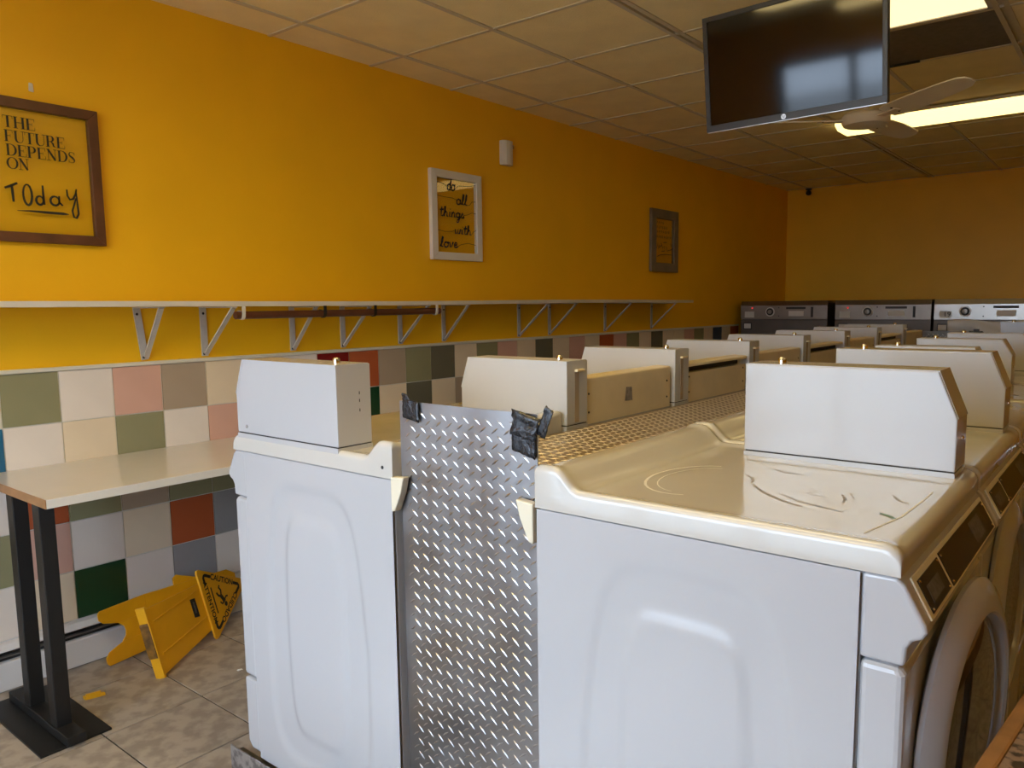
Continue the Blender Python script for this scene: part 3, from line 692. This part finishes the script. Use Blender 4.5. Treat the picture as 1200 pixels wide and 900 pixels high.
f2 = frame('framed_saying', 'white frame with brush script do all things with love', 3.268, 3.705, 1.710, 2.236, .046, 'white_frame')
S2 = {
 'd': (.55, [ell(.22, .24, .2, .24, 60, 420, 12), [(.50, 1.0), (.42, .5), (.42, .05), (.54, .02)]]),
 'o': (.5, [ell(.24, .24, .2, .24, 90, 450, 12), [(.3, .46), (.5, .44)]]),
 'a': (.55, [ell(.22, .24, .2, .24, 60, 420, 12), [(.43, .48), (.42, .06), (.55, .04)]]),
 'l': (.34, [[(.0, .05), (.2, .5), (.26, .95), (.18, 1.0), (.10, .6), (.12, .05), (.3, .05)]]),
 't': (.4, [[(.2, .9), (.16, .4), (.18, .05), (.36, .06)], [(.0, .6), (.4, .66)]]),
 'h': (.55, [[(.0, .05), (.16, .6), (.2, 1.0), (.1, .95), (.1, 0)], [(.1, .3), (.26, .5), (.38, .4), (.38, .05), (.52, .05)]]),
 'i': (.26, [[(.1, .5), (.1, .06), (.24, .05)], [(.13, .72), (.15, .76)]]),
 'n': (.52, [[(.08, .5), (.08, 0)], [(.08, .3), (.24, .5), (.36, .4), (.36, .05), (.5, .05)]]),
 'g': (.52, [ell(.22, .26, .19, .22, 60, 420, 12), [(.42, .5), (.40, 0), (.32, -.42), (.18, -.45), (.16, -.25), (.5, .08)]]),
 's': (.42, [[(.0, .05), (.2, .5), (.34, .25), (.28, .02), (.1, .03), (.4, .1)]]),
 'w': (.72, [[(.05, .5), (.1, .05), (.26, .1), (.34, .5), (.38, .06), (.54, .08), (.62, .5), (.72, .46)]]),
 'v': (.46, [[(.05, .5), (.16, .03), (.26, .05), (.38, .5), (.46, .48)]]),
 'e': (.46, [[(.05, .22), (.3, .28), (.32, .46), (.18, .5), (.06, .3), (.1, .06), (.26, .02), (.46, .12)]]),
}
def script_text(mb, txt, y, z, h, width, w):
    tot = sum(S2[c][0] for c in txt); k = width/tot; x = y
    for c in txt:
        wd, sts = S2[c]
        for s_ in sts:
            mb.ribbon([(x+a*k+b*h*.12, z+b*h, w*(.45+.75*abs(math.sin(i*1.3+.7)))) for i, (a, b) in enumerate(s_)], gfn)
        x += wd*k
sw = .0095
for wd_, ya, za, ha, wa in (('do', 3.405, 2.124, .072, .068), ('all', 3.483, 2.046, .066, .095), ('things', 3.336, 1.966, .062, .215), ('with', 3.462, 1.868, .060, .150), ('love', 3.335, 1.786, .062, .155)):
    mb = MB(); script_text(mb, wd_, ya, za, ha, wa, sw); mb.build('script_word', 'navyink', f2)
mb = MB()
def swash(pts): mb.ribbon([(a, b, .0028) for a, b in pts], gfn)
swash([(3.316, 2.163), (3.36, 2.160), (3.39, 2.152), (3.41, 2.140)]); swash([(3.472, 2.132), (3.50, 2.156), (3.56, 2.160), (3.61, 2.166), (3.655, 2.176)])
swash([(3.316, 2.085), (3.38, 2.080), (3.45, 2.080), (3.485, 2.072)]); swash([(3.575, 2.048), (3.60, 2.05), (3.62, 2.072), (3.655, 2.075)])
swash([(3.55, 1.985), (3.585, 1.992), (3.62, 2.006), (3.655, 2.002)]); swash([(3.316, 1.885), (3.38, 1.878), (3.44, 1.882), (3.465, 1.890)])
swash([(3.612, 1.872), (3.63, 1.89), (3.655, 1.901)]); swash([(3.485, 1.792), (3.52, 1.808), (3.58, 1.818), (3.65, 1.810)])
mb.build('lettering_swashes', 'faint_ink', f2)

f3 = frame('framed_saying', 'grey wooden frame with small faded handwriting near the stainless washers', 5.848, 6.322, 1.708, 2.238, .078, 'grey_frame')
mb = MB(); rnd = random.Random(5)
for y0, y1, z in ((5.945, 6.07, 2.112), (5.945, 6.12, 2.074), (5.945, 6.16, 2.036), (5.945, 6.228, 1.992)):
    y = y0
    while y < y1:
        w = .018+.01*rnd.random()
        mb.ribbon([(y, z, .004), (y+.003, z+.026, .004)], gfn); mb.ribbon([(y, z+.013*rnd.random()+.008, .004), (y+w*.6, z+.018*rnd.random(), .004), (y+w*.6, z+.024, .004)], gfn)
        y += w+.010
for pts in ([(5.94, 1.905), (5.965, 1.955), (5.975, 1.90), (5.99, 1.94)], [(5.985, 1.915), (6.03, 1.935)], [(6.02, 1.955), (6.05, 1.91), (6.075, 1.93), (6.09, 1.89), (6.03, 1.885)],
            [(6.06, 1.96), (6.12, 1.965)], [(6.11, 1.93), (6.13, 1.89), (6.17, 1.90)], [(6.19, 1.96), (6.20, 1.93)], [(6.18, 1.90), (6.235, 1.915)]):
    mb.ribbon([(a, b, .006) for a, b in pts], gfn)
mb.ribbon([(5.955, 1.838, .006), (6.0, 1.852, .006), (6.08, 1.860, .006), (6.21, 1.860, .004)], gfn)
mb.build('handwriting', 'faint_ink', f3)
# nail hole plug above the brown frame, sensor, dome camera
tag(MB().prism([(1.205, 2.252), (1.222, 2.250), (1.220, 2.282), (1.207, 2.283)], lambda p, q, a: (a, p, q), 0.0, .006).build('picture_hook', 'sensor', bevel=.002), 'small pale hook stub on the wall above the brown frame', 'hook')
ms = thing('motion_sensor', 'small white motion sensor high on the yellow wall', 'sensor', (0, 3.965, 2.335))
MB().prism([(0, -.052), (.030, -.050), (.046, -.030), (.050, .0), (.046, .030), (.030, .050), (0, .052)], lambda p, q, a: (p, 3.965+q, a), 2.338, 2.492).build('housing', 'sensor', ms, bevel=.006)
MB().lathe([(.014, 0), (.012, .006), (0, .010)], (.044, 4.002, 2.455), (.7, .7, 0), 12).build('lens', 'chrome', ms)
dc = thing('dome_camera', 'small black camera at the ceiling corner of the back wall', 'camera', (.262, 8.97, 2.66))
MB().lathe([(.035, 0), (.035, -.012), (.02, -.02)], (.262, 8.99, RH), (0, 0, 1), 14).build('camera_base', 'blacksteel', dc)
MB().lathe([(0, -.03), (.02, -.026), (.03, -.012), (.032, .0), (.026, .018), (0, .03)], (.262, 8.985, 2.662), (0, 0, 1), 14).build('camera_ball', 'blackgloss', dc, smooth=60)

# ------------------------------------------------------------------ television
tv = thing('television', 'black flat-screen television hung from the ceiling above the washers', 'television', (2.24, 3.0, 2.12))
TVB = Vector((0, 3.005, 2.124)); ta = math.radians(8)
tn = Vector((0, -math.cos(ta), -math.sin(ta))); tu = Vector((0, -math.sin(ta), math.cos(ta)))
tx0, tx1, th_ = 1.893, 2.582, .432
def tvp(x, h, d): return tuple(Vector((x, 0, 0))+TVB+tu*h+tn*d+Vector((0, 0, .010*(x-tx0)/.69)))
def tbox(mb, x0, x1, h0, h1, d0, d1):
    vs = [tvp(x, h, d) for d in (d0, d1) for x, h in ((x0, h0), (x1, h0), (x1, h1), (x0, h1))]
    return mb.add(vs, [(0, 3, 2, 1), (4, 5, 6, 7), (0, 1, 5, 4), (1, 2, 6, 5), (2, 3, 7, 6), (3, 0, 4, 7)])
tbox(MB(), tx0+.02, tx1-.02, .03, th_-.03, -.055, -.028).build('back_housing', 'tvbody', tv, bevel=.012)
tbox(MB(), tx0, tx1, 0, th_, -.03, -.004).build('case', 'tvbody', tv, bevel=.005)
mb = MB(); bw, bb = .018, .026
tbox(mb, tx0, tx1, 0, bb, -.004, .003); tbox(mb, tx0, tx1, th_-bw, th_, -.004, .003); tbox(mb, tx0, tx0+bw, bb, th_-bw, -.004, .003); tbox(mb, tx1-bw, tx1, bb, th_-bw, -.004, .003)
mb.build('bezel', 'tvbody', tv, bevel=.0012)
tbox(MB(), tx0+bw, tx1-bw, bb, th_-bw, -.004, -.001).build('screen', 'tvscreen', tv)
tbox(MB(), tx0+.004, tx1-.004, -.002, .001, -.026, .001).build('lower_trim', 'silver', tv)
xe, he = tx0+.46*(tx1-tx0), .0125
em = MB(); em.add([tvp(xe+.0095*math.cos(2*PI*k/20), he+.0095*math.sin(2*PI*k/20), .0036) for k in range(20)], [tuple(range(20))]); eo = em.build('emblem', 'silver', tv)
text_mesh('hp', .016, lambda a, b: tvp(xe+a+b*.25, he+b+.001, .0040)).build('emblem_letters', 'tvbody', eo, off=tv.location)
MB().box(2.20, 2.28, 3.03, 3.09, 2.30, 2.40).box(2.225, 2.255, 3.07, 3.10, 2.30, RH).build('ceiling_pole', 'blacksteel', tv)
B(2.17, 2.31, 3.02, 3.16, RH-.012, RH).build('mount_plate', 'blacksteel', tv)

# ------------------------------------------------------------------ ceiling lights, vent, fan
def troffer(label, x0, x1, y0, y1):
    t = thing('ceiling_light', label, 'light', ((x0+x1)/2, (y0+y1)/2, RH), 'fluorescent ceiling lights')
    mb = MB().box(x0+.012, x1-.012, y0+.012, y1-.012, RH+.06, RH+.09)
    mb.box(x0+.012, x0+.03, y0+.012, y1-.012, RH+.003, RH+.08).box(x1-.03, x1-.012, y0+.012, y1-.012, RH+.003, RH+.08).box(x0+.012, x1-.012, y0+.012, y0+.03, RH+.003, RH+.08).box(x0+.012, x1-.012, y1-.03, y1-.012, RH+.003, RH+.08)
    mb.build('housing', 'lampmetal', t)
    B(x0+.03, x1-.03, y0+.03, y1-.03, RH+.008, RH+.014).build('lens', 'lamp2', t)
troffer('flush lit fluorescent panel beside the dark vent panel', 2.135, 2.745, 3.477, 4.089)
def wrap(label, x0, x1, yc, hw, zb, m='lamp'):
    t = thing('ceiling_light', label, 'light', ((x0+x1)/2, yc, RH), 'fluorescent ceiling lights')
    prof = [(-hw, RH-.020), (-hw+.008, zb+.022), (-hw*.62, zb), (hw*.62, zb), (hw-.008, zb+.022), (hw, RH-.020)]
    MB().prism(prof, lambda p, q, a: (a, yc+p, q), x0+.012, x1-.012).build('lens', m, t, smooth=30)
    B(x0, x1, yc-hw-.01, yc+hw+.01, RH-.020, RH-.001).build('housing', 'lampmetal', t)
    for xa, xb in ((x0, x0+.012), (x1-.012, x1)):
        MB().prism(prof, lambda p, q, a: (a, yc+p*1.01, q), xa, xb).build('end_cap', m, t)
wrap('long lit wraparound fluorescent light behind the ceiling fan', 1.53, 2.78, 5.965, .180, 2.648)
wrap('lit wraparound fluorescent light over the right aisle', 4.07, 5.29, 5.965, .180, 2.648)
wrap('lit wraparound fluorescent light over the right aisle near the window', 4.07, 5.29, 1.9, .180, 2.648)
wrap('added unseen fill light above the near end of the washer rows', 1.53, 2.78, 1.333, .180, 2.648, 'lamp_fill')  # this and the next are added out of view to brighten the near room
wrap('added unseen fill light just inside the shop window', 1.53, 2.78, -.20, .180, 2.648, 'lamp_fill')
vp = thing('vent_panel', 'dark grey perforated vent panel in the ceiling', 'vent', (2.44, 4.395, RH))
B(2.147, 2.733, 4.101, 4.690, RH+.006, RH+.012).build('perforated_sheet', 'vent', vp)
MB().box(2.10, 2.31, 4.676, 4.690, RH-.006, RH+.004).build('loose_black_strip', 'dark', vp)
fn_ = thing('ceiling_fan', 'ivory three-blade ceiling fan beside the television', 'fan', (2.035, 4.72, 2.44))
FC = Vector((2.035, 4.72, 2.445))
MB().lathe([(0, -.030), (.07, -.030), (.118, -.022), (.128, -.006), (.128, .028), (.118, .040), (.09, .048), (.05, .052), (0, .052)], FC, n=28).build('motor_housing', 'fan', fn_, smooth=35)
MB().tube([FC+Vector((0, 0, .05)), FC+Vector((0, 0, .24))], .012, 12).build('downrod', 'fan', fn_, smooth=40)
MB().lathe([(.02, .19), (.06, .235), (.065, RH-FC.z)], FC, n=20).build('canopy', 'fan', fn_, smooth=40)
for an in (-37, -152, 84):
    a = math.radians(an); d = Vector((math.cos(a), math.sin(a), 0)); s = Vector((-math.sin(a), math.cos(a), 0))
    prof = [(.17, .050), (.22, .064), (.40, .068), (.60, .060), (.70, .050), (.735, .030), (.745, 0)]
    outl = [(r_, w) for r_, w in prof]+[(r_, -w) for r_, w in prof[::-1][1:]]
    tw = lambda r_, w: FC+d*r_+s*w+Vector((0, 0, +.010-.26*w+.03*(r_-.2)))
    up_ = Vector((0, 0, .006)); n = len(outl)
    mb = MB().add([tw(*p) for p in outl]+[tw(*p)+up_ for p in outl], [tuple(range(n)), tuple(range(2*n-1, n-1, -1))]+[(i, (i+1) % n, (i+1) % n+n, i+n) for i in range(n)])
    bl = mb.build('blade', 'fan', fn_)
    MB().bar(FC+d*.10+Vector((0, 0, .005)), FC+d*.26+Vector((0, 0, .008)), .05, .008, s).build('blade_arm', 'fan', bl, off=fn_.location)
    for q in (-.025, .025): MB().lathe([(.007, 0), (.005, -.004), (0, -.005)], tw(.235, q), (0, 0, 1), 8).build('screw', 'blacksteel', bl, off=fn_.location)

# ------------------------------------------------------------------ stainless washers on the back wall
def big_washer(x0, x1, label, m, i):
    y0, zt = 7.55, 1.447; w = x1-x0
    t = thing('stainless_washer', label, 'washer', ((x0+x1)/2, 8.0, 0), 'large stainless washers along the back wall')
    B(x0+.004, x1-.004, y0+.02, 8.55, .0, zt-.02).build('cabinet', 'steel_dark', t, bevel=.004)
    MB().prism([(y0-.004, 1.405), (y0+.018, zt), (8.55, zt+.002), (8.55, zt-.02), (y0+.02, zt-.02), (y0+.02, 1.405)], lambda p, q, a: (a, p, q), x0, x1).build('top_cover', m, t)
    pn = B(x0, x1, y0, y0+.02, 1.270, 1.405).build('control_panel', m, t, bevel=.002)
    B(x0, x1, y0+.004, y0+.02, .40, 1.264).build('front_panel', 'steel_dark', t, bevel=.002)
    B(x0, x1, y0+.004, y0+.02, .06, .395).build('service_panel', 'steel_dark', t, bevel=.002)
    MB().lathe([(.25, 0), (.25, .03), (.20, .05), (.18, .03)], ((x0+x1)/2, y0+.004, .75), (0, -1, 0), 32).build('door', m, t, smooth=40)
    MB().lathe([(.185, .028), (.1, .04), (0, .045)], ((x0+x1)/2, y0+.004, .75), (0, -1, 0), 32).build('door_glass', 'doorglass', t, smooth=60)
    xd = x0+w*.355 if i < 2 else x0+w*.29
    dl = MB().lathe([(.046, 0), (.046, .006), (.040, .008)], (xd, y0, 1.342), (0, -1, 0), 24).build('dial', 'film' if i == 2 else 'label', t)
    MB().lathe([(.036, .008), (.034, .010)], (xd, y0, 1.342), (0, -1, 0), 24).build('dial_disc', 'blacksteel', dl, off=t.location)
    MB().lathe([(.020, .010), (.019, .022), (0, .024)], (xd, y0, 1.342), (0, -1, 0), 20).build('dial_knob', 'steel', dl, off=t.location)
    B(x0+w*.54, x0+w*.76, y0-.003, y0, 1.368, 1.388).build('coin_slot', 'dark', t)
    B(x0+w*.82, x0+w*.845, y0-.003, y0, 1.29, 1.388).build('card_slot', 'dark', t)
    B(x0+w*.57, x0+w*.74, y0-.0015, y0, 1.30, 1.350).build('instruction_label', 'label', t)
    B(x0+w*.05, x0+w*.165, y0-.0015, y0, 1.285, 1.345).build('number_label', 'label', t)
    if i == 2: text_mesh('19', .06, lambda a, b: (x0+w*.125+a, y0-.0022, 1.315+b)).build('number', 'ink', t)
    for q in (.43, .435):
        MB().lathe([(.006, 0), (0, .004)], (x0+w*.455, y0, 1.30 if q == .43 else 1.382), (0, -1, 0), 8).build('bolt', 'dark', t)
    if i == 0: MB().lathe([(.009, 0), (.007, .004), (0, .006)], (x0+w*.14, y0, 1.380), (0, -1, 0), 12).build('indicator_lamp', 'led', t)
    if i == 1: MB().lathe([(.008, 0), (.006, .004), (0, .006)], (x0+w*.14, y0, 1.378), (0, -1, 0), 12).build('indicator_lamp', 'led', t)
    MB().box(x0+w*.035, x0+w*.135, y0+.001, y0+.004, 1.165, 1.235).build('badge_frame', 'blacksteel', t)
    B(x0+w*.045, x0+w*.125, y0-.001, y0+.001, 1.175, 1.225).build('badge', 'label', t)
big_washer(.100, .966, 'dark stainless washer with red light in the corner by the tiled wall', 'steel', 0)
big_washer(1.037, 1.862, 'middle stainless washer between two others at the back wall', 'steel', 1)
big_washer(1.884, 2.72, 'bright stainless washer with white-ringed dial and number 19', 'steel_light', 2)
mb = MB()
mb.grid(lambda p, q: (2.0+.70*p, 7.530-.008*math.sin(p*17+q*3)-.008*math.sin(q*9+p*5)-.006, 1.03+.235*q+.012*math.sin(p*9)), 36, 18)
pf = mb.build('plastic_sheet', 'film', smooth=80); s = pf.modifiers.new('thickness', 'SOLIDIFY'); s.thickness = .002
tag(pf, 'crumpled milky plastic sheet hanging over the washer numbered 19', 'sheet')

# ------------------------------------------------------------------ fallen wet-floor sign
O1 = Vector((.417, 1.355, .004)); A1 = Vector((-.484, .875, 0)).normalized(); W1 = Vector((-.27, -.02, .96)); W1 = (W1-A1*W1.dot(A1)).normalized(); N1 = W1.cross(A1)
if N1.x < 0: N1 = -N1
TOP = O1+A1*.66
O2 = Vector((.160, 1.262, .006)); A2 = Vector((TOP.x-.02-O2.x, TOP.y-O2.y, .03)).normalized(); W2 = Vector((-.15, .02, .98)); W2 = (W2-A2*W2.dot(A2)).normalized(); N2 = W2.cross(A2)
if N2.x < 0: N2 = -N2
ws = thing('wet_floor_sign', 'fallen yellow wet floor caution sign lying against the baseboard heater', 'floor sign', (.30, 1.5, 0))
def panel(O, A, Wd, N, shapes, name, m, parent=None, th=.006, n0=0.0, bev=.002):
    mb = MB()
    for poly in shapes:
        mb.prism(poly, lambda p, q, a: tuple(O+A*p+Wd*q+N*a), n0, n0+th)
    return mb.build(name, m, parent or ws, off=ws.location, bevel=bev)
def arc(cx, cy, rx, ry, a0, a1, n=8): return ell(cx, cy, rx, ry, a0, a1, n)
# back panel with forked foot, cut in three convex strips
panel(O2, A2, W2, N2, [[(.010, .004), (0, .016), (0, .040), (.016, .058), (.075, .078), (.20, .078), (.20, .004)],
                       [(.075, .078), (.094, .098), (.098, .118), (.094, .138), (.075, .158), (.20, .158), (.20, .078)],
                       [(.010, .232), (0, .220), (0, .196), (.016, .178), (.075, .158), (.20, .158), (.20, .232)]], 'back_panel_foot', 'sign')
panel(O2, A2, W2, N2, [[(.20, .004), (.20, .232), (.60, .20), (.64, .17), (.64, .07), (.60, .03)]], 'back_panel', 'sign')
panel(O2, A2, W2, N2, [[(.34, -.0), (.34, .25), (.36, .26), (.62, .14), (.62, .10), (.36, -.01)]], 'back_triangle', 'sign', n0=-.007, th=.006)
# front panel
panel(O1, A1, W1, N1, [[(.012, .008), (.012, .278), (.36, .255), (.60, .20), (.60, .11), (.36, .045)]], 'front_panel', 'sign', th=.010)
panel(O1, A1, W1, N1, [[(.03, .080), (.03, .088), (.35, .112), (.35, .106)], [(.03, .215), (.03, .222), (.34, .236), (.34, .230)]], 'panel_rib', 'sign', n0=.009, th=.004, bev=.001)
panel(O1, A1, W1, N1, [[(.0, -.002), (.0, .288), (.012, .288), (.012, -.002)]], 'foot_flange', 'sign', n0=-.028, th=.040)
panel(O1, A1, W1, N1, [[(-.003, .085), (-.006, .10), (-.003, .215), (0, .225), (0, .08)]], 'dark_foot_hollow', 'signhollow', n0=-.028, th=.038)  # dark inside of the hollow foot, put on as brown colour
tri = [(.345, .012), (.352, -.002), (.366, -.002), (.655, .138), (.66, .152), (.655, .166), (.366, .312), (.352, .312), (.345, .300)]
tr = panel(O1, A1, W1, N1, [tri], 'warning_triangle', 'sign', n0=.010, th=.010, bev=.003)
sfn = lambda p, q: tuple(O1+A1*p+W1*q+N1*.0206)
# black print: corner bars, wording, falling figure
mb = MB()
def sprint(pts, w): mb.ribbon([(a, b, w) for a, b in pts], sfn)
V1, V2, V3 = (.378, .285), (.378, .028), (.615, .152)
def lerp(a, b, t): return (a[0]+(b[0]-a[0])*t, a[1]+(b[1]-a[1])*t)
for P, Q, R_ in ((V1, V2, V3), (V2, V3, V1), (V3, V1, V2)):
    sprint([lerp(P, Q, .20), lerp(P, Q, .06), lerp(lerp(P, Q, .02), R_, .03), lerp(P, R_, .06), lerp(P, R_, .20)], .014)
sprint([(.408, .215), (.408, .15), (.408, .095)], .008)
def disc(cx, cy, r): mb.add([sfn(cx+r*math.cos(2*PI*k/12), cy+r*math.sin(2*PI*k/12)) for k in range(12)], [tuple(range(12))])
def fig(pts, w): sprint([(.462+(a-.480)*.68, .152+(b-.180)*.62) for a, b in pts], w)
disc(.480, .112, .011)
fig([(.500, .135), (.488, .165), (.478, .185)], .019); fig([(.480, .180), (.452, .200), (.440, .225)], .010); fig([(.480, .190), (.490, .225), (.476, .250), (.488, .262)], .010)
fig([(.495, .140), (.470, .130), (.455, .150)], .008); fig([(.498, .145), (.525, .165), (.545, .160)], .008)
mb.build('warning_print', 'ink', tr, off=ws.location)
def facing(txt, P, Q, size):
    # lettering reads from P to Q with its head away from the triangle's centre
    c = lerp(P, Q, .5); dx, dy = Q[0]-P[0], Q[1]-P[1]; l = math.hypot(dx, dy); ex, ey = dx/l, dy/l
    e3 = A1*ex+W1*ey; n3 = N1.cross(e3)
    base = O1+A1*c[0]+W1*c[1]+N1*.0206
    text_mesh(txt, size, lambda a, b: tuple(base+e3*a+n3*b), bold=.0010).build('warning_wording', 'ink', tr, off=ws.location)
facing('CAUTION', V1, V3, .036); facing('CUIDADO', V3, V2, .036); facing('ATTENTION', V1, V2, .034)
lb = panel(O1, A1, W1, N1, [[(.268, .135), (.268, .215), (.300, .210), (.300, .128)]], 'maker_badge', 'ink', n0=.0102, th=.0012, bev=0)
panel(O1, A1, W1, N1, [[(.279, .15), (.279, .20), (.289, .198), (.289, .148)]], 'badge_mark', 'keypad', lb, n0=.0116, th=.0006, bev=0)
# yellow chip and paper crumbs on the floor
ch = thing('broken_sign_chip', 'small broken yellow plastic chip on the floor tiles', 'plastic chip', (.365, 1.13, 0))
MB().prism([(-.032, -.020), (.030, .004), (.034, .018), (-.030, .000)], lambda p, q, a: (.355+q, 1.13+p, a), 0.0, .014).build('chip_body', 'sign', ch, bevel=.003)
MB().prism([(-.024, .004), (.026, .018), (.020, .030), (-.026, .016)], lambda p, q, a: (.340+q, 1.128+p, a), 0.0, .022).build('chip_flange', 'sign', ch, bevel=.003)
rnd = random.Random(2)
for k in range(3):
    x, y = .575+rnd.random()*.05, 1.56+rnd.random()*.06
    tag(MB().grid(lambda p, q, x=x, y=y: (x+.016*(p-.5)+.004*q, y+.02*(q-.5), .003+.006*rnd.random()), 3, 3).build('paper_crumb', 'paper'), 'white crumpled paper crumb on the floor beside the near washer', 'paper scrap', 'paper crumbs by the washer')

# ------------------------------------------------------------------ foreground table with oak edge
d = Vector((.105, .995, 0)).normalized(); e = Vector((d.y, -d.x, 0))
P0 = Vector((3.188, 1.222, .76))
ft = thing('laundry_table', 'table with oak edge and brown patterned top beside the washer doors', 'table', (3.6, 1.1, 0))
c0 = P0-d*.45
def loc(a, b, z): return tuple(Vector((c0.x, c0.y, 0))+d*a+e*b+Vector((0, 0, z)))
Ln, Wn = 1.25, .75
def lbox(a0, a1, b0, b1, z0, z1):
    vs = [loc(a, b, z) for z in (z0, z1) for a, b in ((a0, b0), (a1, b0), (a1, b1), (a0, b1))]
    return MB().add(vs, [(0, 3, 2, 1), (4, 5, 6, 7), (0, 1, 5, 4), (1, 2, 6, 5), (2, 3, 7, 6), (3, 0, 4, 7)])
lbox(.02, Ln-.02, .026, Wn-.02, .725, .759).build('tabletop', 'granite', ft)
for a0, a1, b0, b1 in ((0, Ln, 0, .026), (0, Ln, Wn-.02, Wn), (0, .02, .026, Wn-.02), (Ln-.02, Ln, .026, Wn-.02)):
    lbox(a0, a1, b0, b1, .715, .762).build('edge_band', 'edgewood', ft, bevel=.005)
for a in (.08, Ln-.14):
    for b in (.08, Wn-.14): lbox(a, a+.05, b, b+.05, 0, .725).build('leg', 'blacksteel', ft, bevel=.003)
